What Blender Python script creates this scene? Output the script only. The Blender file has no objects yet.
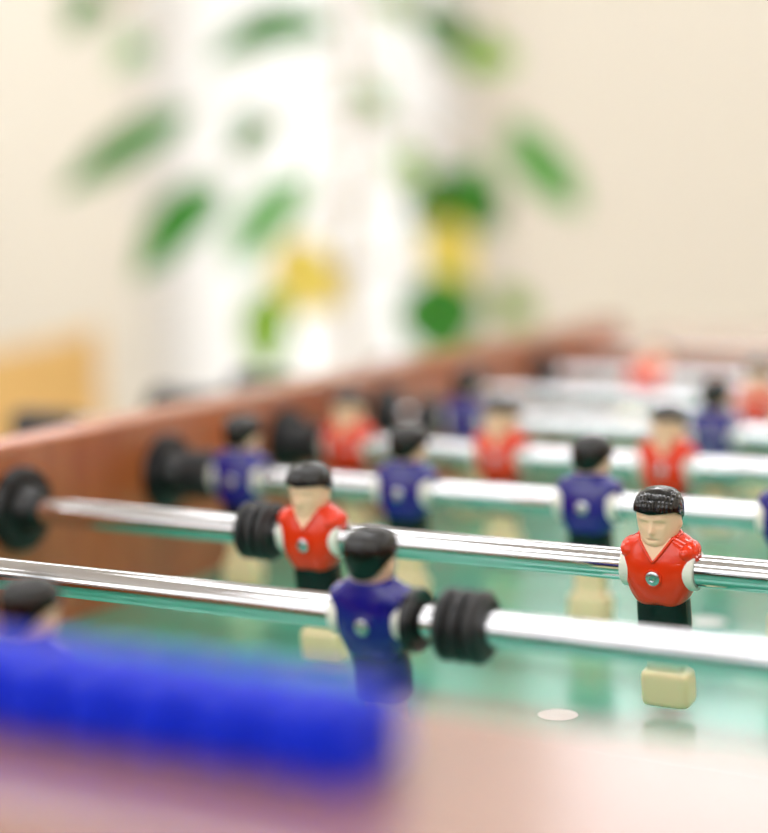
import bpy, bmesh, math, random
from mathutils import Vector, Matrix
random.seed(4)
C = bpy.context.scene.collection
PI = math.pi
TZ = 0.86                      # height of the rod axes above the floor (m)
S = 0.001                      # table is drawn in millimetres


# ---------------------------------------------------------------- materials
def lin(c):
    return tuple(((v / 255) / 12.92 if v / 255 <= .04045 else ((v / 255 + .055) / 1.055) ** 2.4) for v in c) + (1,)


def mat(name, rgb, rough=.5, metal=0, coat=0, coat_rough=.05, coat_ior=1.5, spec=.5, sss=0, noise=None, bump=None):
    m = bpy.data.materials.new(name)
    m.use_nodes = True
    nt = m.node_tree
    b = nt.nodes['Principled BSDF']
    b.inputs['Base Color'].default_value = lin(rgb)
    b.inputs['Roughness'].default_value = rough
    b.inputs['Metallic'].default_value = metal
    b.inputs['Coat Weight'].default_value = coat
    b.inputs['Coat Roughness'].default_value = coat_rough
    b.inputs['Coat IOR'].default_value = coat_ior
    b.inputs['Specular IOR Level'].default_value = spec
    if sss:
        b.inputs['Subsurface Weight'].default_value = sss
        b.inputs['Subsurface Radius'].default_value = (.004, .002, .001)
    tc = nt.nodes.new('ShaderNodeTexCoord')
    if noise:
        rgb2, scale, stretch = noise
        mp = nt.nodes.new('ShaderNodeMapping')
        mp.inputs['Scale'].default_value = stretch
        n = nt.nodes.new('ShaderNodeTexNoise')
        n.inputs['Scale'].default_value = scale
        n.inputs['Detail'].default_value = 5
        r = nt.nodes.new('ShaderNodeValToRGB')
        r.color_ramp.elements[0].position = .35
        r.color_ramp.elements[1].position = .65
        r.color_ramp.elements[0].color = lin(rgb)
        r.color_ramp.elements[1].color = lin(rgb2)
        nt.links.new(tc.outputs['Object'], mp.inputs['Vector'])
        nt.links.new(mp.outputs['Vector'], n.inputs['Vector'])
        nt.links.new(n.outputs['Fac'], r.inputs['Fac'])
        nt.links.new(r.outputs['Color'], b.inputs['Base Color'])
    if bump:
        sc, st = bump
        n2 = nt.nodes.new('ShaderNodeTexNoise')
        n2.inputs['Scale'].default_value = sc
        bp = nt.nodes.new('ShaderNodeBump')
        bp.inputs['Strength'].default_value = st
        bp.inputs['Distance'].default_value = .001
        nt.links.new(tc.outputs['Object'], n2.inputs['Vector'])
        nt.links.new(n2.outputs['Fac'], bp.inputs['Height'])
        nt.links.new(bp.outputs['Normal'], b.inputs['Normal'])
    return m


def emit(name, rgb, strength):
    m = bpy.data.materials.new(name)
    m.use_nodes = True
    nt = m.node_tree
    nt.nodes.clear()
    e = nt.nodes.new('ShaderNodeEmission')
    e.inputs['Color'].default_value = lin(rgb)
    e.inputs['Strength'].default_value = strength
    o = nt.nodes.new('ShaderNodeOutputMaterial')
    nt.links.new(e.outputs[0], o.inputs[0])
    return m


def glass_mat():
    m = bpy.data.materials.new('window_glass')
    m.use_nodes = True
    nt = m.node_tree
    nt.nodes.clear()
    t = nt.nodes.new('ShaderNodeBsdfTransparent')
    g = nt.nodes.new('ShaderNodeBsdfGlossy')
    g.inputs['Roughness'].default_value = .02
    mx = nt.nodes.new('ShaderNodeMixShader')
    mx.inputs[0].default_value = .05
    o = nt.nodes.new('ShaderNodeOutputMaterial')
    nt.links.new(t.outputs[0], mx.inputs[1])
    nt.links.new(g.outputs[0], mx.inputs[2])
    nt.links.new(mx.outputs[0], o.inputs[0])
    return m


def sheer_mat():
    m = bpy.data.materials.new('sheer_fabric')
    m.use_nodes = True
    nt = m.node_tree
    nt.nodes.clear()
    d = nt.nodes.new('ShaderNodeBsdfDiffuse')
    d.inputs['Color'].default_value = (.9, .88, .84, 1)
    t = nt.nodes.new('ShaderNodeBsdfTranslucent')
    t.inputs['Color'].default_value = (.68, .67, .66, 1)
    tr = nt.nodes.new('ShaderNodeBsdfTransparent')
    m1 = nt.nodes.new('ShaderNodeMixShader')
    m1.inputs[0].default_value = .55
    m2 = nt.nodes.new('ShaderNodeMixShader')
    m2.inputs[0].default_value = .06
    o = nt.nodes.new('ShaderNodeOutputMaterial')
    nt.links.new(d.outputs[0], m1.inputs[1])
    nt.links.new(t.outputs[0], m1.inputs[2])
    nt.links.new(m1.outputs[0], m2.inputs[1])
    nt.links.new(tr.outputs[0], m2.inputs[2])
    nt.links.new(m2.outputs[0], o.inputs[0])
    return m


def leaf_mat(name, rgb):
    m = mat(name, rgb, .4)
    nt = m.node_tree
    b = nt.nodes['Principled BSDF']
    t = nt.nodes.new('ShaderNodeBsdfTranslucent')
    t.inputs['Color'].default_value = lin(rgb)
    mx = nt.nodes.new('ShaderNodeMixShader')
    mx.inputs[0].default_value = .45
    nt.links.new(b.outputs[0], mx.inputs[1])
    nt.links.new(t.outputs[0], mx.inputs[2])
    nt.links.new(mx.outputs[0], nt.nodes['Material Output'].inputs[0])
    return m


M = dict(
    wood=mat('table_wood', (190, 106, 58), .34, noise=((172, 90, 48), 22, (6, .6, 6)), coat=.8, coat_rough=.2, coat_ior=1.6),
    ledge=mat('ledge_veneer', (164, 112, 88), .4, noise=((150, 98, 75), 20, (.6, 6, 6)), coat=1, coat_rough=.2, coat_ior=2.1),
    field=mat('playfield_green', (36, 160, 130), .3, coat=1, coat_rough=.2, coat_ior=1.65),
    mark=mat('white_paint', (245, 245, 240), .3),
    steel=mat('polished_steel', (218, 218, 221), .07, metal=1),
    rubber=mat('black_rubber', (34, 34, 36), .42),
    bearing=mat('black_plastic', (18, 18, 20), .3),
    grip=mat('handle_plastic', (40, 40, 44), .25),
    red=mat('red_plastic', (233, 56, 18), .12, spec=.4, coat=.15),
    blue=mat('blue_plastic', (28, 24, 128), .12, coat=.3),
    skin=mat('skin_plastic', (252, 210, 174), .36, sss=.1),
    hair=mat('hair_paint', (5, 5, 6), .12, spec=.65),
    shorts=mat('black_shorts', (7, 11, 12), .2),
    foot=mat('cream_plastic', (255, 234, 186), .3, sss=.2),
    ring=mat('white_plastic', (238, 234, 222), .3),
    screw=mat('zinc_screw', (205, 208, 212), .25, metal=1),
    bead=mat('bead_blue', (0, 40, 208), .33, spec=.22),
    wall=mat('cream_paint', (222, 216, 203), .8, bump=(60, .1)),
    ceil=mat('white_ceiling', (218, 216, 216), .9),
    floor=mat('beige_floor', (216, 206, 190), .45, noise=((204, 192, 174), 3, (1, 1, 1))),
    white=mat('white_gloss', (245, 245, 243), .35),
    glass=glass_mat(),
    sheer=sheer_mat(),
    leaf=leaf_mat('green_leaf', (70, 158, 50)),
    lleaf=leaf_mat('light_leaf', (132, 206, 118)),
    yleaf=leaf_mat('yellow_leaf', (248, 234, 124)),
    oleaf=leaf_mat('yellow_green_leaf', (150, 196, 20)),
    bark=mat('pale_bark', (190, 172, 140), .8),
    soil=mat('soil', (70, 52, 38), .95, bump=(80, .6)),
    pot=mat('white_ceramic', (236, 234, 228), .25),
    chair=mat('honey_wood', (240, 202, 132), .4, noise=((232, 188, 116), 8, (1, 1, 9))),
    lamp=emit('lamp_diffuser', (253, 253, 255), 7.6),
)


# ---------------------------------------------------------------- helpers
def link(name, me, m, parent=None, smooth=True):
    o = bpy.data.objects.new(name, me)
    C.objects.link(o)
    if m:
        me.materials.clear()
        me.materials.append(m)
    if smooth:
        for p in me.polygons:
            p.use_smooth = True
    if parent:
        o.parent = parent
    return o


def obj(name, bm, m, parent=None, smooth=True, angle=None):
    bmesh.ops.recalc_face_normals(bm, faces=bm.faces[:])
    me = bpy.data.meshes.new(name)
    bm.to_mesh(me)
    bm.free()
    o = link(name, me, m, parent, smooth)
    if smooth and angle is not None:
        me.set_sharp_from_angle(angle=math.radians(angle))
    return o


def thing(name, label, cat, loc=(0, 0, 0), rz=0, group=None):
    o = bpy.data.objects.new(name, None)
    C.objects.link(o)
    o.location = loc
    o.rotation_euler = (0, 0, rz)
    o.empty_display_size = .05
    tag(o, label, cat, group)
    return o


def tag(o, label, cat, group=None):
    o['label'] = label
    o['category'] = cat
    if group:
        o['group'] = group
    return o


def struct(o):
    o['kind'] = 'structure'
    return o


def box(bm, x0, x1, y0, y1, z0, z1, bev=0, seg=2):
    r = bmesh.ops.create_cube(bm, size=1)
    vs = r['verts']
    for v in vs:
        v.co = Vector(((x0 + x1) / 2 + v.co.x * (x1 - x0), (y0 + y1) / 2 + v.co.y * (y1 - y0), (z0 + z1) / 2 + v.co.z * (z1 - z0)))
    if bev:
        es = list({e for v in vs for e in v.link_edges})
        bmesh.ops.bevel(bm, geom=es, offset=bev, segments=seg, profile=.5, affect='EDGES')
    return bm


def lathe(bm, prof, axis='x', n=32, origin=(0, 0, 0), closed=False):
    """prof: (position along the axis, radius)."""
    rings = []
    ox, oy, oz = origin
    for a, r in prof:
        ring = []
        for i in range(n):
            t = 2 * PI * i / n
            u, w = r * math.cos(t), r * math.sin(t)
            if axis == 'x':
                co = (ox + a, oy + u, oz + w)
            elif axis == 'y':
                co = (ox + u, oy + a, oz + w)
            else:
                co = (ox + u, oy + w, oz + a)
            ring.append(bm.verts.new(co))
        rings.append(ring)
    pairs = list(zip(rings, rings[1:]))
    if closed:
        pairs.append((rings[-1], rings[0]))
    for r0, r1 in pairs:
        for i in range(n):
            j = (i + 1) % n
            bm.faces.new((r0[i], r0[j], r1[j], r1[i]))
    if not closed:
        for rg in (rings[0], rings[-1]):
            if (rg[0].co - rg[n // 2].co).length > 1e-9:
                bm.faces.new(rg)
    return bm


def catmull(rows, z):
    """rows sorted by first value: smooth interpolation of the other columns."""
    n = len(rows)
    if z <= rows[0][0]:
        return rows[0][1:]
    if z >= rows[-1][0]:
        return rows[-1][1:]
    for i in range(n - 1):
        if rows[i][0] <= z <= rows[i + 1][0]:
            break
    z0, z1 = rows[i][0], rows[i + 1][0]
    t = (z - z0) / (z1 - z0)
    out = []
    for k in range(1, len(rows[0])):
        p1, p2 = rows[i][k], rows[i + 1][k]
        m1 = (rows[i + 1][k] - rows[i - 1][k]) / (rows[i + 1][0] - rows[i - 1][0]) if i > 0 else (p2 - p1) / (z1 - z0)
        m2 = (rows[i + 2][k] - rows[i][k]) / (rows[i + 2][0] - rows[i][0]) if i + 2 < n else (p2 - p1) / (z1 - z0)
        h = z1 - z0
        t2, t3 = t * t, t * t * t
        out.append((2 * t3 - 3 * t2 + 1) * p1 + (t3 - 2 * t2 + t) * h * m1 + (-2 * t3 + 3 * t2) * p2 + (t3 - t2) * h * m2)
    return out


def ring_pt(rows, z, th, e=2.3):
    """point of a body section: th=0 is the front (-y). rows: z, half width, front depth, back depth"""
    a, f, b = catmull(rows, z)[:3]
    s, c = math.sin(th), math.cos(th)
    x = a * math.copysign(abs(s) ** (2 / e), s)
    d = f if c > 0 else b
    y = -d * math.copysign(abs(c) ** (2 / e), c)
    return Vector((x, y, z))


def loft(bm, fn, zs, n=48, cap=True):
    rings = [[bm.verts.new(fn(z, 2 * PI * i / n)) for i in range(n)] for z in zs]
    for r0, r1 in zip(rings, rings[1:]):
        for i in range(n):
            j = (i + 1) % n
            bm.faces.new((r0[i], r0[j], r1[j], r1[i]))
    if cap:
        bm.faces.new(rings[0])
        bm.faces.new(rings[-1])
    return rings


def tube(bm, pts, rad, n=8):
    pts = [Vector(p) for p in pts]
    rads = rad if isinstance(rad, (list, tuple)) else [rad] * len(pts)
    rings = []
    for i, p in enumerate(pts):
        d = (pts[min(i + 1, len(pts) - 1)] - pts[max(i - 1, 0)]).normalized()
        up = Vector((0, 0, 1)) if abs(d.z) < .9 else Vector((1, 0, 0))
        u = d.cross(up).normalized()
        w = d.cross(u)
        rings.append([bm.verts.new(p + rads[i] * (u * math.cos(2 * PI * k / n) + w * math.sin(2 * PI * k / n))) for k in range(n)])
    for r0, r1 in zip(rings, rings[1:]):
        for k in range(n):
            j = (k + 1) % n
            bm.faces.new((r0[k], r0[j], r1[j], r1[k]))
    bm.faces.new(rings[0])
    bm.faces.new(rings[-1])


def lins(a, b, n):
    return [a + (b - a) * i / (n - 1) for i in range(n)]


def scale_bm(bm, s=S):
    for v in bm.verts:
        v.co *= s
    return bm


def flat_with_holes(outer, holes, thick, bevel=.0015):
    """a board cut from an outline in its own x/y plane, with round or square holes; local z is its thickness"""
    cu = bpy.data.curves.new('outline', 'CURVE')
    cu.dimensions = '2D'
    cu.fill_mode = 'BOTH'
    cu.extrude = thick / 2 - bevel
    cu.bevel_depth = bevel
    cu.bevel_resolution = 2
    for loop in [outer] + holes:
        sp = cu.splines.new('POLY')
        sp.points.add(len(loop) - 1)
        for p, (x, y) in zip(sp.points, loop):
            p.co = (x, y, 0, 1)
        sp.use_cyclic_u = True
    t = bpy.data.objects.new('outline', cu)
    C.objects.link(t)
    dg = bpy.context.evaluated_depsgraph_get()
    me = bpy.data.meshes.new_from_object(t.evaluated_get(dg))
    bpy.data.objects.remove(t)
    return me


# ---------------------------------------------------------------- the room
RX0, RX1, RY0, RY1, RH = -3.6, 2.4, -2.6, 3.4, 2.7


def wall_with_openings(name, length, height, openings, place):
    """a wall drawn as boxes around its openings; place maps (u, depth, z) to the room"""
    us = sorted({0, length} | {v for o in openings for v in o[:2]})
    zs = sorted({0, height} | {v for o in openings for v in o[2:]})
    bm = bmesh.new()
    for u0, u1 in zip(us, us[1:]):
        for z0, z1 in zip(zs, zs[1:]):
            um, zm = (u0 + u1) / 2, (z0 + z1) / 2
            if any(a < um < b and c < zm < d for a, b, c, d in openings):
                continue
            a, b = place(u0, 0, z0), place(u1, .12, z1)
            box(bm, min(a[0], b[0]), max(a[0], b[0]), min(a[1], b[1]), max(a[1], b[1]), z0, z1)
    return struct(obj(name, bm, M['wall'], smooth=False))


bm = bmesh.new()
box(bm, RX0 - .12, RX1 + .12, RY0 - .12, RY1 + .12, -.1, 0)
struct(obj('floor', bm, M['floor'], smooth=False))
bm = bmesh.new()
box(bm, RX0 - .12, RX1 + .12, RY0 - .12, RY1 + .12, RH, RH + .1)
struct(obj('ceiling', bm, M['ceil'], smooth=False))
TALL = (-2.22, -1.40, .25, 2.15)           # x0, x1, z0, z1 in the back wall
HIGH = (-1.2, 1.5, 1.76, 2.55)
wall_with_openings('wall_back', RX1 - RX0, RH, [(TALL[0] - RX0, TALL[1] - RX0, TALL[2], TALL[3]), (HIGH[0] - RX0, HIGH[1] - RX0, HIGH[2], HIGH[3])],
                   lambda u, d, z: (RX0 + u, RY1 + d, z))
LEFT_FILL = (1.0, 3.0, .9, 2.4)                # y0, y1, z0, z1; unseen left wall opening, added to brighten that side
wall_with_openings('wall_left', RY1 - RY0, RH, [(LEFT_FILL[0] - RY0, LEFT_FILL[1] - RY0, LEFT_FILL[2], LEFT_FILL[3])], lambda u, d, z: (RX0 - d, RY0 + u, z))
wall_with_openings('wall_right', RY1 - RY0, RH, [], lambda u, d, z: (RX1 + d, RY0 + u, z))
FRONT_FILL = (-2.6, 1.6, 1.3, 2.35)            # unseen wide window, added behind the camera for frontal light
wall_with_openings('wall_front', RX1 - RX0, RH, [(FRONT_FILL[0] - RX0, FRONT_FILL[1] - RX0, FRONT_FILL[2], FRONT_FILL[3])], lambda u, d, z: (RX0 + u, RY0 - d, z))


def window(name, x0, x1, z0, z1, pos, axis, mull):
    """white frame with its mullions, and a pane; axis 'y' is a window in the back wall, 'x' one in the left wall"""
    fb, pb = bmesh.new(), bmesh.new()

    def bx(b, u0, u1, d0, d1, a, c, bev=0):
        if axis == 'y':
            box(b, u0, u1, pos + d0, pos + d1, a, c, bev)
        else:
            box(b, pos - d1, pos - d0, u0, u1, a, c, bev)
    w = .045
    bx(fb, x0, x0 + w, .02, .09, z0, z1, .004)
    bx(fb, x1 - w, x1, .02, .09, z0, z1, .004)
    bx(fb, x0 + w, x1 - w, .02, .09, z0, z0 + w, .004)
    bx(fb, x0 + w, x1 - w, .02, .09, z1 - w, z1, .004)
    for k in range(1, mull):
        u = x0 + (x1 - x0) * k / mull
        bx(fb, u - .02, u + .02, .025, .085, z0 + w, z1 - w, .004)
    f = struct(obj(name, fb, M['white'], smooth=False))
    bx(pb, x0 + w, x1 - w, .05, .056, z0 + w, z1 - w)
    p = obj('window_pane', pb, M['glass'], f, smooth=False)
    p['kind'] = 'structure'


window('window_1', *TALL, RY1, 'y', 1)
window('window_2', *HIGH, RY1, 'y', 3)
window('left_fill_window', *LEFT_FILL, RX0, 'x', 2)
window('front_fill_window', *FRONT_FILL, RY0 - .12, 'y', 4)

# sheer curtains on both sides of the tall window
ct = thing('curtain', 'sheer white curtains hanging over both sides of the bright tall window', 'curtain', (-2.1, RY1 - .07, 2.28))
for uc, hw, ph in ((.06, .23, 0), (.53, .24, 1.3)):
    bm = bmesh.new()
    cols = []
    for i in range(91):
        u = uc - hw + 2 * hw * i / 90
        yy = .022 * math.sin(i * .75 * hw / .26 + ph) + .008 * math.sin(i * .31)
        cols.append([bm.verts.new((u, yy * (1 + .2 * k / 8), -.02 - 2.2 * k / 8)) for k in range(9)])
    for c0, c1 in zip(cols, cols[1:]):
        for k in range(8):
            bm.faces.new((c0[k], c1[k], c1[k + 1], c0[k + 1]))
    obj('fabric', bm, M['sheer'], ct)
bm = bmesh.new()
lathe(bm, [(-.4, .002), (-.39, .016), (-.37, .016), (-.36, .01), (.86, .01), (.87, .016), (.89, .016), (.9, .002)], 'x', 16)
obj('curtain_rod', bm, M['white'], ct)
for x in (-.33, .83):
    bm = bmesh.new()
    box(bm, x - .012, x + .012, .0, .068, -.02, .02, .003)
    obj('rod_bracket', bm, M['white'], ct, smooth=False)

# ceiling lamps
LP = [(-2.4, -1.3, 'near the front left corner of the room'), (-2.4, .5, 'near the middle of the left wall'), (-2.4, 2.4, 'near the back left corner of the room'),
      (-.5, -1.3, 'over the near left end of the table'), (-.5, .5, 'over the left side of the table'), (-.5, 2.4, 'between the plant and the table'),
      (1.4, -1.3, 'near the front right corner of the room'), (1.4, .5, 'near the middle of the right wall'), (1.4, 2.4, 'near the back right corner of the room')]
for x, y, w in LP:
    t = thing('ceiling_lamp', 'white ceiling lamp panel ' + w, 'lamp', (x, y, RH), 0, 'ceiling lamps')
    bm = bmesh.new()
    box(bm, -.66, .66, -.18, -.155, -.07, -.002, .004)
    box(bm, -.66, .66, .155, .18, -.07, -.002, .004)
    box(bm, -.66, -.635, -.155, .155, -.07, -.002, .004)
    box(bm, .635, .66, -.155, .155, -.07, -.002, .004)
    obj('frame', bm, M['white'], t, smooth=False)
    bm = bmesh.new()
    box(bm, -.634, .634, -.154, .154, -.055, -.03)
    obj('diffuser', bm, M['lamp'], t, smooth=False)

# ---------------------------------------------------------------- the table
PITCH = 146.0
NROD = 8
RY = [PITCH * (i - 1) for i in range(NROD)]          # rod 0 is the near goalkeeper's
WID = 716
Y0, Y1 = -358, 1065                                   # side boards
NI, FI = -222, 952                                    # inner faces of the end walls
TOP, FTOP = 36, 19
ZB = -210
table = thing('foosball_table', 'wooden table football cabinet with a green playing field and a pale glossy near end ledge', 'table', (0, 0, TZ))


def mm(v):
    return v * S


def circle(cx, cy, r, n=20):
    return [(mm(cx + r * math.cos(2 * PI * k / n)), mm(cy + r * math.sin(2 * PI * k / n))) for k in range(n)]


for side, x in ((0, -17.5), (1, WID + 17.5)):
    me = flat_with_holes([(mm(Y0), mm(ZB)), (mm(Y1), mm(ZB)), (mm(Y1), mm(TOP)), (mm(Y0), mm(TOP))], [circle(y, 0, 11) for y in RY], mm(35))
    o = link('side_board', me, M['wood'], table, smooth=False)
    # local x -> table y, local y -> table z, local z -> table x
    o.matrix_local = Matrix(((0, 0, 1, mm(x)), (1, 0, 0, 0), (0, 1, 0, 0), (0, 0, 0, 1)))
cx = WID / 2
for yi, yo, top in ((NI, -358, TOP), (FI, 1180, FTOP)):
    s = 1 if yo > yi else -1
    ym = yi + s * 9
    goal = [(mm(cx - 105), mm(-74)), (mm(cx + 105), mm(-74)), (mm(cx + 105), mm(-4)), (mm(cx - 105), mm(-4))]
    me = flat_with_holes([(mm(1), mm(ZB)), (mm(WID - 1), mm(ZB)), (mm(WID - 1), mm(top - 17)), (mm(1), mm(top - 17))], [goal], mm(18))
    o = link('end_wall', me, M['wood'], table, smooth=False)
    o.matrix_local = Matrix(((1, 0, 0, 0), (0, 0, 1, mm(ym)), (0, 1, 0, 0), (0, 0, 0, 1)))
    bm = bmesh.new()
    a, b = sorted((yi - s * 1, yo))
    box(bm, mm(1), mm(WID - 1), mm(a), mm(b), mm(top - 16), mm(top), .002)
    obj('end_ledge', bm, M['ledge'], table, smooth=False)
    bm = bmesh.new()
    a, b = sorted((yo - s * 19, yo - s * 1))
    box(bm, mm(1), mm(WID - 1), mm(a), mm(b), mm(ZB), mm(top - 17), .002)
    obj('outer_end_panel', bm, M['wood'], table, smooth=False)
bm = bmesh.new()
box(bm, mm(1), mm(WID - 1), mm(NI - 130), mm(FI + 105), mm(-94), mm(-76))
obj('playing_field', bm, M['field'], table, smooth=False)


def flat_ring(bm, cx, cy, r0, r1, a0=0, a1=2 * PI, n=64, z=-75.7):
    vs = []
    for k in range(n + 1):
        t = a0 + (a1 - a0) * k / n
        vs.append([bm.verts.new((mm(cx + r * math.cos(t)), mm(cy + r * math.sin(t)), mm(z))) for r in (r0, r1)])
    for p, q in zip(vs, vs[1:]):
        bm.faces.new((p[0], q[0], q[1], p[1]))


CY = 365
for x, y, rr in ((cx - 4, CY - 22, 11), (cx - 4, NI + 351, 10), (cx + 1, FI - 351, 10)):
    bm = bmesh.new()
    flat_ring(bm, x, y, .01, rr)
    obj('field_spot', bm, M['mark'], table, smooth=False)
for x in (-24, WID - 56):
    for y in (-330, 975):
        bm = bmesh.new()
        box(bm, mm(x), mm(x + 80), mm(y), mm(y + 80), -TZ, mm(ZB - 1), .006)
        obj('leg', bm, M['wood'], table, smooth=False)
# rod bearings: a flange with a short hub, both sides
bprof = [(0, 25.5), (3.5, 25.5), (6, 23.5), (7, 14.5), (9, 13.2), (15, 12.6), (17, 11.5), (17, 8.6), (0, 8.6)]
proto = {}
for x, sg in ((0.2, 1), (WID - .2, -1)):
    for y in RY:
        if sg not in proto:
            bm = bmesh.new()
            lathe(bm, [(mm(sg * a), mm(r)) for a, r in bprof], 'x', 36, closed=True)
            proto[sg] = o = obj('bearing', bm, M['bearing'], table, angle=40)
        else:
            o = proto[sg].copy()
            C.objects.link(o)
            o.parent = table
        o.location = (mm(x), mm(y), 0)

# ---------------------------------------------------------------- the player figures (mm, facing -y)
HEAD = [(2, 11, 8, 8), (6, 9.6, 8.2, 8), (10, 8.2, 8.0, 8), (13.4, 7.6, 8.4, 8.2), (15.0, 8.0, 9.9, 8.6), (17.6, 8.9, 10.4, 9.3), (20, 9.6, 10.4, 10),
        (24, 10.2, 10.6, 10.6), (28, 10.5, 10.7, 11.2), (32, 10.2, 10.2, 11), (35.5, 8.8, 8.6, 9.6), (38, 6, 6, 6.8), (39.2, 2.6, 2.8, 3), (39.5, .2, .2, .2)]
SE = 2.9
SHIRT = [(-16.2, 11.4, 8.4, 7.8), (-15.4, 13.0, 9.9, 9.1), (-13.6, 14.2, 10.9, 9.8), (-10, 15.8, 11.8, 10.5), (-5, 17.4, 12.4, 11.1), (0, 18.3, 12.3, 11.2),
         (5, 18.6, 11.5, 10.9), (9, 18.5, 10.2, 10.4), (12, 17.8, 9.1, 9.8), (14.5, 15.6, 8.1, 9.1), (16.4, 12.6, 7.5, 8.7), (17.8, 9.6, 7.2, 8.4)]
HAIR = [(14, 8.8, 10, 10.0), (18, 10.2, 11, 11.0), (22, 11.0, 11.6, 11.8), (26, 11.6, 12.1, 12.4), (30, 11.9, 12.3, 12.8), (34, 11.4, 11.9, 12.4),
        (37, 9.9, 10.4, 10.9), (39.3, 7.2, 7.6, 8), (40.6, 3.4, 3.6, 3.8), (41, .1, .1, .1)]
SHORTS = [(-39, 12.2, 7.4, 7.4), (-38.4, 12.8, 8.0, 8.0), (-30, 13.0, 8.3, 8.3), (-22, 13.0, 8.4, 8.2), (-12, 12.8, 8, 7.8)]
FOOT = [(-71, 10.6, 6.0, 6.0), (-70.6, 11.6, 7, 7), (-69.4, 12.3, 7.6, 7.6), (-67, 12.5, 7.8, 7.8), (-57, 12.5, 7.8, 7.8), (-54.4, 12.1, 7.4, 7.4), (-53, 11, 6.4, 6.4),
        (-52.2, 9.6, 5.7, 5.7), (-48, 9.2, 5.5, 5.5), (-37, 9.2, 5.6, 5.6)]


def gauss(v, s):
    return math.exp(-(v / s) ** 2)


def head_fn(z, th):
    p = ring_pt(HEAD, z, th, 2.25)
    if abs(th) < 1.4 or abs(th - 2 * PI) < 1.4:
        x = p.x
        zz = z - .8
        d = 2.5 * gauss(x, 1.5) * gauss(zz - 20.4, 1.9) + 1.6 * gauss(x, 1.2) * gauss(zz - 23.4, 2.4)     # nose
        d += 1.0 * gauss(x - 4, 3) * gauss(zz - 27.2, 1.4) + 1.0 * gauss(x + 4, 3) * gauss(zz - 27.2, 1.4)   # brow
        d -= 1.5 * gauss(x - 4, 2.2) * gauss(zz - 24.6, 1.5) + 1.5 * gauss(x + 4, 2.2) * gauss(zz - 24.6, 1.5)  # eye hollows
        d += .7 * gauss(x - 3.9, 1.5) * gauss(zz - 24.4, .8) + .7 * gauss(x + 3.9, 1.5) * gauss(zz - 24.4, .8)  # eyes
        d += .7 * gauss(x, 2.8) * gauss(zz - 17.6, .6) - .9 * gauss(x, 2.6) * gauss(zz - 16.7, .5) + .6 * gauss(x, 2.4) * gauss(zz - 15.8, .6)  # lips
        d += .8 * gauss(x, 3) * gauss(zz - 14.0, 1.2)                                                  # chin
        p.y -= d
    ear = gauss(abs(th if th < PI else 2 * PI - th) - 1.68, .17) * gauss(z - 22.6, 2.6)
    p.x += math.copysign(1.3 * ear, p.x)
    return p


def hair_low(th):
    t = math.degrees(th if th < PI else 2 * PI - th)
    rows = [(0, 30.6), (18, 31.0), (45, 31.0), (66, 30.4), (80, 28.6), (92, 27.4), (105, 27), (122, 24.5), (145, 20.8), (165, 19.4), (180, 19)]
    return catmull(rows, t)[0]


def shirt_fn(z, th):
    p = ring_pt(SHIRT, z, th, SE)
    if z < -11:
        k = (-11 - z) / 5.2
        p.z -= k * 1.3 * (abs(math.sin(PI * p.x / 13)) - .3)
    # soft folds and the crease under the chest
    fold = gauss(z + 5.5, 2.0) * .35 * math.cos(p.x * .5)
    p.y *= 1 - .02 * fold
    return p


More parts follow.
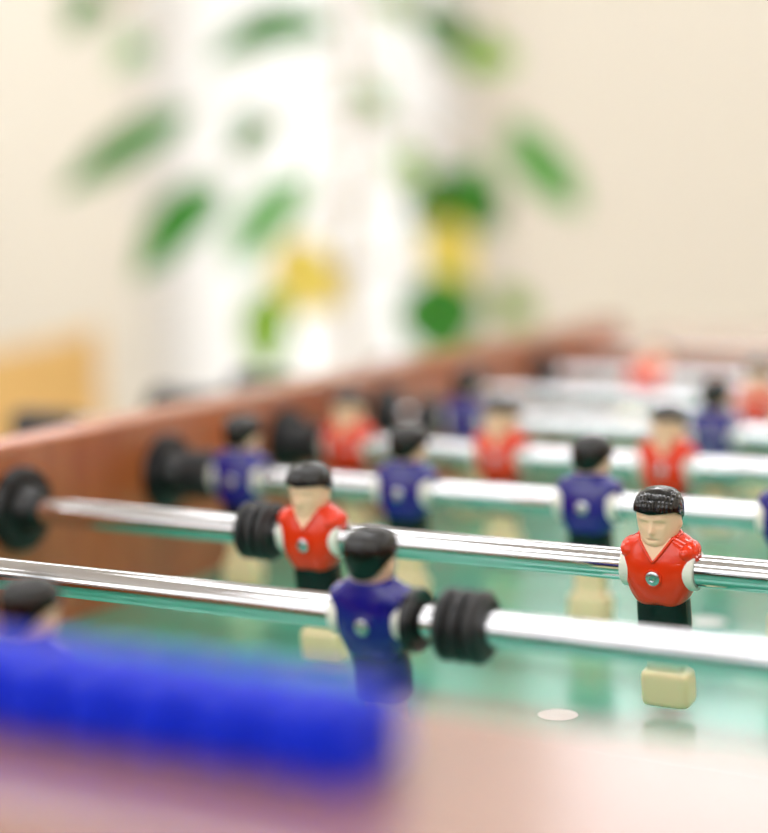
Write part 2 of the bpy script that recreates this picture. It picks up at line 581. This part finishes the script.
def build_player(kind):
    """meshes of one figure; kind 'red' faces -y, 'blue' faces +y; the fixing screw is on the -y side of both"""
    flip = Matrix.Rotation(PI, 3, 'Z') if kind == 'blue' else Matrix.Identity(3)
    out = {}

    def done(name, bm, m, angle=None):
        for v in bm.verts:
            if kind == 'blue':                          # this team leans its head and boots forward
                f = max(0, min(1, (v.co.z - 11) / 8)) * 2.5 if name in ('player', 'hair') else 0
                if name in ('shorts', 'foot'):
                    f = max(0, min(1, (-12 - v.co.z) / 14)) * 3.5
                v.co.y -= f
            v.co = flip @ v.co * S
        out[name] = (obj(name, bm, m, None, True, angle))

    bm = bmesh.new()
    loft(bm, head_fn, lins(2, 39.5, 64), 80)
    # bare skin in the V of the neck
    n = 12
    rows = []
    zt, zb, hw = 17.6, 6.2, 8.8
    for i in range(n + 1):
        z = zt + (zb - zt) * i / n
        w = hw * (1 - i / n) ** .9 + .02
        row = []
        for j in range(-6, 7):
            x = w * j / 6
            a, f, b = catmull(SHIRT, z)[:3]
            y = -f * (1 - min(.999, abs(x / a)) ** SE) ** (1 / SE)
            row.append(bm.verts.new((x, y - .28, z)))
        rows.append(row)
    for r0, r1 in zip(rows, rows[1:]):
        for j in range(12):
            bm.faces.new((r0[j], r0[j + 1], r1[j + 1], r1[j]))
    edge = [r[0].co.copy() for r in rows], [r[-1].co.copy() for r in rows]
    done('player', bm, M['skin'])

    bm = bmesh.new()
    N, T = 144, 30
    rings = []
    for k in range(T + 1):
        ring = []
        for i in range(N):
            th = 2 * PI * i / N
            zl = hair_low(th)
            u = k / T
            z = zl + (41 - zl) * (1 - (1 - u) ** 1.9)
            p = ring_pt(HAIR, z, th, 2.2)
            amp = max(0., min(1., (z - 27) / 5)) * max(0., min(1., (40.8 - z) / 2)) if abs(th - PI) > .2 else .6
            g = .26 * amp * math.sin(p.x * 3.6 + .3 * p.y) * (1 if abs(p.x) < 9.5 else .4)
            g += .12 * (1 - amp) * math.sin(i * PI / 3 + z * .4)
            p.x *= 1 + g / 11
            p.y *= 1 + g / 11
            p.z += g * .8 * amp
            ring.append(bm.verts.new(p))
        rings.append(ring)
    under = []
    for i in range(N):
        th = 2 * PI * i / N
        q = rings[0][i].co
        under.append(bm.verts.new((q.x * .84, q.y * .84, q.z + .4)))
    rings.insert(0, under)
    for r0, r1 in zip(rings, rings[1:]):
        for i in range(N):
            j = (i + 1) % N
            bm.faces.new((r0[i], r0[j], r1[j], r1[i]))
    bm.faces.new(rings[-1])
    done('hair', bm, M['hair'], 60)

    bm = bmesh.new()
    loft(bm, shirt_fn, [-16.2, -15.8] + lins(-15.4, 17.8, 44), 72)
    for s in (-1, 1):                                   # short sleeve ends
        r = bmesh.ops.create_uvsphere(bm, u_segments=28, v_segments=16, radius=1)
        for v in r['verts']:
            v.co = Vector((s * 14.4 + v.co.x * 5.6, -.2 + v.co.y * 9.0, 9.6 + v.co.z * 5.6))
    for e in edge:                                      # raised neckline
        tube(bm, [p + Vector((0, -.15, 0)) for p in e], .75, 8)
    col = [ring_pt(SHIRT, 17.5, PI * .36 + PI * 1.28 * k / 20, 2.4) for k in range(21)]
    tube(bm, col, .9, 8)
    if kind == 'red':
        lathe(bm, [(-12.2, 4.7), (-13.0, 4.5), (-13.1, 3.9), (-12.4, 3.5)], 'y', 28, (0, 0, -1.5))
    else:
        lathe(bm, [(11.0, 4.7), (11.8, 4.5), (11.9, 3.9), (11.2, 3.5)], 'y', 28, (0, 0, -1.5))
    done('shirt', bm, M['red' if kind == 'red' else 'blue'])

    bm = bmesh.new()

    def shorts_fn(z, th):
        p = ring_pt(SHORTS, z, th, 3.2)
        p.y *= 1 - .2 * gauss(p.x, 1.3) * min(1, max(0, (-18 - z) / 4))
        return p
    loft(bm, shorts_fn, lins(-39, -12, 24), 72)
    done('shorts', bm, M['shorts'])

    bm = bmesh.new()
    loft(bm, lambda z, th: ring_pt(FOOT, z, th, 5.5), [-71, -70.8, -70.6, -70, -69.4, -68.2, -67, -63, -59, -57, -55.8, -54.9, -54.2, -53.6, -53, -52.6, -52.2, -51, -48, -44, -37], 96)
    done('foot', bm, M['foot'])

    for s in (-1, 1):
        bm = bmesh.new()
        lathe(bm, [(s * 14, 8.4), (s * 14, 10.0), (s * 17.8, 10.2), (s * 18.6, 9.9), (s * 18.9, 9.2), (s * 18.9, 8.4)], 'x', 40, closed=True)
        done('side_ring' + ('' if s < 0 else '_b'), bm, M['ring'], 40)

    bm = bmesh.new()
    b = (-12.3 if kind == 'red' else 11.2)
    q = -1 if kind == 'red' else 1
    lathe(bm, [(b, 3.7), (b + q * .7, 3.6), (b + q * 1.25, 2.6), (b + q * 1.3, 1.5), (b + q * .5, 1.3), (b + q * .4, .01)], 'y', 28, (0, 0, -1.5))
    done('screw', bm, M['screw'], 40)
    root = out['player']
    for k, o in out.items():
        if o is not root:
            o.parent = root
        if k == 'side_ring_b':
            o.name = 'side_ring'
    return root


PROTO = {k: build_player(k) for k in ('red', 'blue')}
used = {'red': False, 'blue': False}


def add_player(kind, rod, x):
    src = PROTO[kind]
    if not used[kind]:
        used[kind] = True
        p = src
    else:
        p = src.copy()
        C.objects.link(p)
        for ch in src.children:
            d = ch.copy()
            C.objects.link(d)
            d.parent = p
    p.parent = rod
    p.location = (mm(x), 0, 0)
    p['label'] = ('red-shirted player figure facing the near end' if kind == 'red' else 'blue-shirted player figure seen from behind')


def bumper_bm(x0, x1):
    n, L = 3, x1 - x0
    w = L / n
    prof = [(x0, 8.4)]
    for k in range(n):
        a = x0 + k * w
        prof += [(a + .0 * w, 13.4), (a + .10 * w, 15.0), (a + .22 * w, 15.9), (a + .62 * w, 15.9), (a + .76 * w, 15.0), (a + .84 * w, 13.2)]
        if k < n - 1:
            prof += [(a + .93 * w, 11.4)]
    prof += [(x1, 12.8), (x1, 8.4)]
    bm = bmesh.new()
    lathe(bm, [(mm(a), mm(r)) for a, r in prof], 'x', 40, closed=True)
    return bm


# (side of the near goal, players, bumpers, collars, rod from, rod to, handle from-to, plain cap from-to, label)
RODS = [
    ('blue', [251], [], [], -250, 960, (-345, -245), (945, 965), 'steel rod nearest the camera with one blue goalkeeper showing behind the blue score counters'),
    ('blue', [324.5, 563], [(359.5, 381.5)], [(343.6, 348.5)], -190, 1000, (-290, -185), (985, 1005), 'front clear steel rod with a blue player beside a black ribbed bumper'),
    ('red', [204, 402.5, 601], [(160.5, 180.4)], [], -200, 930, (915, 1025), (-215, -190), 'steel rod carrying the sharply focused red player with a silver chest screw'),
    ('blue', [59, 180, 301, 422, 543], [(18.5, 38.3)], [], -230, 900, (-335, -225), (885, 905), 'steel rod just behind the sharp red player, holding a row of blue players'),
    ('red', [54, 173, 292, 411, 530], [(17.4, 33.4)], [], -240, 900, (880, 990), (-247, -190), 'steel rod with a row of red players just beyond the blue row'),
    ('blue', [73, 271, 469], [(31, 52.4)], [], -150, 940, (-224, -140), (925, 945), 'steel rod with widely spaced blue players beyond the row of red players'),
    ('red', [255, 495], [], [], -180, 960, (945, 1055), (-238, -176), 'far steel rod with the red player at the right edge near the far end'),
    ('red', [103], [], [], -160, 950, (935, 1045), (-175, -158), 'farthest steel rod with the lone red goalkeeper by the far ledge'),
]
SPIN = [0, 8, 8, -3, 0, 0, 0, -52]                     # degrees each rod is turned
for i, (team, men, bumps, cols, xa, xb, hd, cap, lab) in enumerate(RODS):
    r = thing('foosball_rod', lab, 'foosball rod', (0, mm(RY[i]), TZ), 0, 'foosball rods across the table')
    r.rotation_euler = (math.radians(SPIN[i]), 0, 0)
    bm = bmesh.new()
    lathe(bm, [(mm(xa), mm(7.0)), (mm(xa + 1), mm(7.95)), (mm(xb - 1), mm(7.95)), (mm(xb), mm(7.0))], 'x', 64)
    obj('steel_rod', bm, M['steel'], r, angle=40)
    for x in men:
        add_player(team, r, x)
    for a, b in bumps:
        o = obj('bumper', bumper_bm(a, b), M['rubber'], r, angle=50)
        o['label'] = 'black ribbed rubber bumper'
    for a, b in cols:
        bm = bmesh.new()
        lathe(bm, [(mm(a), mm(8.2)), (mm(a), mm(13.6)), (mm(a + .8), mm(14.4)), (mm(b - 1), mm(14.4)), (mm(b), mm(13.8)), (mm(b - 1.6), mm(11.5)), (mm(b - 2.2), mm(8.2))], 'x', 40, closed=True)
        obj('collar', bm, M['bearing'], r, angle=40)
    a, b = hd
    L = b - a
    bm = bmesh.new()
    prof = [(a, 1), (a + 1, 13), (a + .06 * L, 15.5), (a + .18 * L, 15), (a + .4 * L, 13), (a + .65 * L, 14.2), (a + .85 * L, 15.2), (b - 3, 14.6), (b, 12.5), (b, 8.0)]
    lathe(bm, [(mm(q), mm(w)) for q, w in prof], 'x', 28)
    obj('handle', bm, M['grip'], r, angle=50)
    a, b = cap
    bm = bmesh.new()
    lathe(bm, [(mm(a), mm(8)), (mm(a), mm(11.5)), (mm(a + 2), mm(12.8)), (mm(b - 2), mm(12.8)), (mm(b), mm(11.5)), (mm(b), mm(8))], 'x', 28)
    obj('end_cap', bm, M['bearing'], r, angle=50)

# ---------------------------------------------------------------- score counters on the near ledge
BY = -291
BX = 494
bar = thing('score_counter_bar', 'thin steel bar on blue end blocks, threaded through the blue score counters', 'score counter', (mm(BX), mm(BY), TZ + mm(TOP)))
bm = bmesh.new()
lathe(bm, [(mm(-212), mm(2.4)), (mm(-2), mm(2.4))], 'x', 20, (0, 0, mm(12.2)))
obj('bar', bm, M['steel'], bar, angle=40)
for x0, x1 in ((-10.5, 0), (-214, -203.5)):
    bm = bmesh.new()
    box(bm, mm(x0), mm(x1), mm(-15), mm(15), mm(.2), mm(23.5), mm(2.6), 4)
    obj('end_block', bm, M['bead'], bar, angle=40)


def bead_bm():
    """rounded block 21 mm wide with a hole for the bar"""
    bm = bmesh.new()
    n = 64
    hw = 9.9
    xs = [(-hw, -3.2), (-hw + .5, -1.7), (-hw + 1.6, -.5), (-hw + 3, 0), (hw - 3, 0), (hw - 1.6, -.5), (hw - .5, -1.7), (hw, -3.2)]
    rings = []

    def sq(t, a, b, e):
        c, s = math.cos(t), math.sin(t)
        return a * math.copysign(abs(c) ** (2 / e), c), b * math.copysign(abs(s) ** (2 / e), s)
    for x, d in xs:
        ring = []
        for k in range(n):
            y, z = sq(2 * PI * k / n, 15 + d, 11.6 + d, 6)
            ring.append(bm.verts.new((mm(x), mm(y), mm(z))))
        rings.append(ring)
    for x in (hw, -hw):
        rings.append([bm.verts.new((mm(x), mm(3 * math.cos(2 * PI * k / n)), mm(3 * math.sin(2 * PI * k / n)))) for k in range(n)])
    for r0, r1 in list(zip(rings, rings[1:])) + [(rings[-1], rings[0])]:
        for k in range(n):
            j = (k + 1) % n
            bm.faces.new((r0[k], r0[j], r1[j], r1[k]))
    return bm


ORD = ['first', 'second', 'third', 'fourth', 'fifth', 'sixth', 'seventh']
bp = None
for k in range(7):
    if bp is None:
        o = bp = obj('score_bead', bead_bm(), M['bead'], angle=40)
    else:
        o = bp.copy()
        C.objects.link(o)
    o.location = (mm(BX - 22.0 - 22.3 * k), mm(BY), TZ + mm(TOP + 12.2))
    tag(o, f'blue score counter block on near ledge, {ORD[k]} from the right end of its row', 'score counter', 'blue score counters on the near ledge')

# ---------------------------------------------------------------- plant behind the table
PX, PY = -.66, 1.66
plant = thing('potted_plant', 'tall blurred plant with drooping green and yellow leaves in front of the bright window', 'plant', (PX, PY, 0))
bm = bmesh.new()
lathe(bm, [(.002, .12), (.004, .125), (.1, .145), (.3, .17), (.33, .182), (.345, .18), (.345, .165), (.3, .16), (.29, .01)], 'z', 40)
obj('pot', bm, M['pot'], plant, angle=40)
bm = bmesh.new()
lathe(bm, [(.285, .155), (.305, .15), (.315, .08), (.318, .005)], 'z', 32)
obj('soil', bm, M['soil'], plant)
# trunk points relative to the plant base
TR = [(0, 0, .3), (.01, .01, .6), (-.015, 0, .9), (.005, .01, 1.12), (.0, .0, 1.34), (.01, 0, 1.5)]
LEAVES = [
    ('leaf', (0.0, -0.04, 1.24), (-0.08, -0.24, 1.19), 0.056, 0.11, 0.3, 1.3),
    ('leaf', (-0.14, -0.19, 1.13), (-0.23, -0.37, 1.02), 0.052, 0.03, 0.4, 1.2),
    ('leaf', (-0.08, -0.21, 1.03), (-0.11, -0.37, 0.91), 0.07, 0.05, 0.5, 1.15),
    ('oleaf', (-0.1, -0.18, 1.03), (-0.12, -0.29, 0.98), 0.034, 0.05, 0.5, 1.15),
    ('lleaf', (-0.04, -0.05, 1.04), (-0.16, -0.09, 0.91), 0.065, 0.02, 0.5, 1.1),
    ('leaf', (-0.09, -0.05, 1.11), (-0.18, -0.04, 1.07), 0.056, 0.1, 0.6, 1.2),
    ('lleaf', (-0.27, -0.1, 1.22), (-0.37, -0.06, 1.2), 0.05, 0.1, 0.6, 1.4),
    ('leaf', (-0.29, -0.16, 1.28), (-0.43, -0.09, 1.26), 0.053, 0.1, 0.5, 1.45),
    ('lleaf', (0.07, -0.0, 1.12), (-0.05, 0.05, 1.15), 0.036, 0.1, 0.6, 1.25),
    ('leaf', (0.08, 0.05, 1.26), (0.1, 0.2, 1.18), 0.07, 0.08, 0.4, 1.35),
    ('oleaf', (0.12, 0.1, 1.19), (0.15, 0.24, 1.2), 0.06, 0.08, 0.6, 1.35),
    ('lleaf', (0.19, 0.13, 1.11), (0.22, 0.3, 0.97), 0.081, 0.04, 1.2, 1.2),
    ('oleaf', (0.07, -0.01, 1.06), (0.14, -0.03, 1.02), 0.048, 0.1, 0.6, 1.15),
    ('leaf', (0.12, 0.02, 1.04), (0.16, 0.05, 0.94), 0.113, 0.03, 0.9, 1.1),
    ('lleaf', (0.17, 0.07, 1.06), (0.14, 0.11, 0.95), 0.059, 0.03, 0.9, 1.1),
    ('leaf', (0.14, 0.09, 1.04), (0.14, 0.19, 0.95), 0.057, 0.03, 0.7, 1.1),
    ('leaf', (-0.3, -0.18, 1.28), (-0.37, -0.16, 1.25), 0.058, 0.05, 0.6, 1.45),
    ('yleaf', (0.13, 0.02, 0.98), (0.17, 0.02, 0.87), 0.083, 0.03, 0.9, 1.0),
    ('leaf', (0.14, -0.02, 0.9), (0.16, -0.02, 0.78), 0.115, 0.02, 0.6, 0.9),
    ('yleaf', (-0.05, -0.12, 0.94), (0.05, -0.12, 0.86), 0.092, 0.03, 0.8, 1.0),
    ('yleaf', (-0.03, -0.09, 0.95), (-0.02, -0.11, 0.84), 0.064, 0.02, 0.8, 1.0),
    ('oleaf', (-0.05, -0.15, 0.89), (-0.02, -0.2, 0.77), 0.069, 0.0, 0.6, 0.9),
    ('oleaf', (0.18, 0.1, 0.87), (0.21, 0.15, 0.82), 0.053, 0.03, 0.8, 0.9),
    ('oleaf', (0.04, 0.01, 1.28), (0.07, 0.08, 1.25), 0.042, 0.1, 0.6, 1.45),
]
stem = bmesh.new()
tube(stem, TR, [.013, .012, .010, .008, .006, .004], 10)
bms = {k: bmesh.new() for k in ('leaf', 'lleaf', 'oleaf', 'yleaf')}


def leaf(bm, base, tip, width, arch, roll):
    base, tip = Vector(base), Vector(tip)
    d = tip - base
    L = d.length
    side = d.cross(Vector((.5, -.85, .25))).normalized()
    side = Matrix.Rotation((roll - .5) * 1.2, 3, d.normalized()) @ side
    up = side.cross(d.normalized())
    n = 14
    rows = []
    for i in range(n + 1):
        t = i / n
        c = base + d * t + Vector((0, 0, 1)) * arch * L * 4 * t * (1 - t)
        w = width * (math.sin(PI * min(1, t ** .85)) ** .8 if 0 < t < 1 else .02)
        row = []
        for j in range(-3, 4):
            u = j / 3
            row.append(c + side * (w * .5 * u) + up * (w * .16 * (abs(u) ** 1.5)) + up * (.004 * math.sin(t * 9 + u * 2)))
        rows.append(row)
    lo = [[bm.verts.new(p) for p in r] for r in rows]
    hi = [[bm.verts.new(p + up * .0006) for p in r] for r in rows]
    for G in (lo, hi):
        for r0, r1 in zip(G, G[1:]):
            for j in range(6):
                bm.faces.new((r0[j], r0[j + 1], r1[j + 1], r1[j]))
    return c


for kind, base, tip, w, arch, roll, tz in LEAVES:
    leaf(bms[kind], base, tip, w, arch, roll)
    # petiole from the trunk to the leaf base
    k = min(range(len(TR) - 1), key=lambda q: abs(TR[q][2] - tz))
    f = max(0, min(1, (tz - TR[k][2]) / (TR[k + 1][2] - TR[k][2])))
    a = Vector(TR[k]).lerp(Vector(TR[k + 1]), f)
    b = Vector(base)
    m = a.lerp(b, .5) + Vector((0, 0, .03))
    tube(stem, [a, a.lerp(m, .6), m, m.lerp(b, .6), b], .0026, 6)
obj('stem', stem, M['bark'], plant)
for k, nm, lb in (('leaf', 'foliage', None), ('lleaf', 'foliage', 'pale green leaves'), ('oleaf', 'foliage', 'yellow-green leaves'), ('yleaf', 'foliage', 'yellow leaves')):
    o = obj(nm, bms[k], M[k], plant)
    if lb:
        o['label'] = lb

# ---------------------------------------------------------------- wooden chair behind the table
ch = thing('wooden_chair', 'honey coloured wooden chair partly hidden behind the left side of the table', 'chair', (-1.18, 1.36, 0), math.radians(35))
bm = bmesh.new()
n = 20
front, back = [], []
for i in range(n + 1):
    u = -1 + 2 * i / n
    x = .235 * u
    y = -.05 * (1 - u * u)
    fr, bk = [], []
    for z in lins(.5, .80, 8):
        lean = -(z - .5) * .16
        zz = z + (.035 * u * u if z > .75 else 0)
        fr.append(bm.verts.new((x, y + lean, zz)))
        bk.append(bm.verts.new((x, y + lean - .018, zz)))
    front.append(fr)
    back.append(bk)
for A in (front, back):
    for c0, c1 in zip(A, A[1:]):
        for k in range(7):
            bm.faces.new((c0[k], c1[k], c1[k + 1], c0[k + 1]))
for i in range(n):
    for k in (0, 7):
        bm.faces.new((front[i][k], front[i + 1][k], back[i + 1][k], back[i][k]))
for i in (0, n):
    for k in range(7):
        bm.faces.new((front[i][k], front[i][k + 1], back[i][k + 1], back[i][k]))
obj('backrest', bm, M['chair'], ch, angle=40)
bm = bmesh.new()
box(bm, -.23, .23, .0, .44, .43, .462, .012, 3)
obj('seat', bm, M['chair'], ch, angle=40)
for x in (-.205, .205):
    bm = bmesh.new()
    tube(bm, [(x, .40, .43), (x * 1.04, .415, .2), (x * 1.08, .43, .0)], [.019, .017, .013], 12)
    obj('leg', bm, M['chair'], ch)
    bm = bmesh.new()
    tube(bm, [(x * 1.08, -.02, .0), (x, .01, .43), (x, -.012, .55), (x, -.035, .72)], [.014, .018, .016, .012], 12)
    obj('leg', bm, M['chair'], ch)

# ---------------------------------------------------------------- light from outside, camera
w = bpy.data.worlds.new('World')
bpy.context.scene.world = w
w.use_nodes = True
bg = w.node_tree.nodes['Background']
bg.inputs['Color'].default_value = (.98, .99, 1, 1)
bg.inputs['Strength'].default_value = 2.0

yaw, pitch, roll = 0.51779322, 0.13221656, -0.02057146
fw = Vector((-math.sin(yaw) * math.cos(pitch), math.cos(yaw) * math.cos(pitch), -math.sin(pitch)))
rt = Vector((math.cos(yaw), math.sin(yaw), 0))
up = rt.cross(fw)
r2 = math.cos(roll) * rt + math.sin(roll) * up
u2 = -math.sin(roll) * rt + math.cos(roll) * up
cd = bpy.data.cameras.new('camera')
cam = bpy.data.objects.new('camera', cd)
C.objects.link(cam)
cam.matrix_world = Matrix(((r2.x, u2.x, -fw.x, .74343), (r2.y, u2.y, -fw.y, -.72296), (r2.z, u2.z, -fw.z, TZ + .19976), (0, 0, 0, 1)))
cd.sensor_fit = 'HORIZONTAL'
cd.sensor_width = 36
cd.lens = 1933.84 / 768 * 36
cd.clip_start = .02
cd.dof.use_dof = True
cd.dof.focus_distance = .938
cd.dof.aperture_fstop = 2.3
sc = bpy.context.scene
sc.camera = cam
sc.view_settings.view_transform = 'Standard'
sc.view_settings.look = 'None'
sc.view_settings.gamma = 1
sc.view_settings.use_curve_mapping = False
sc.view_settings.exposure = .63
sc.cycles.max_bounces = 10
sc.cycles.use_denoising = True
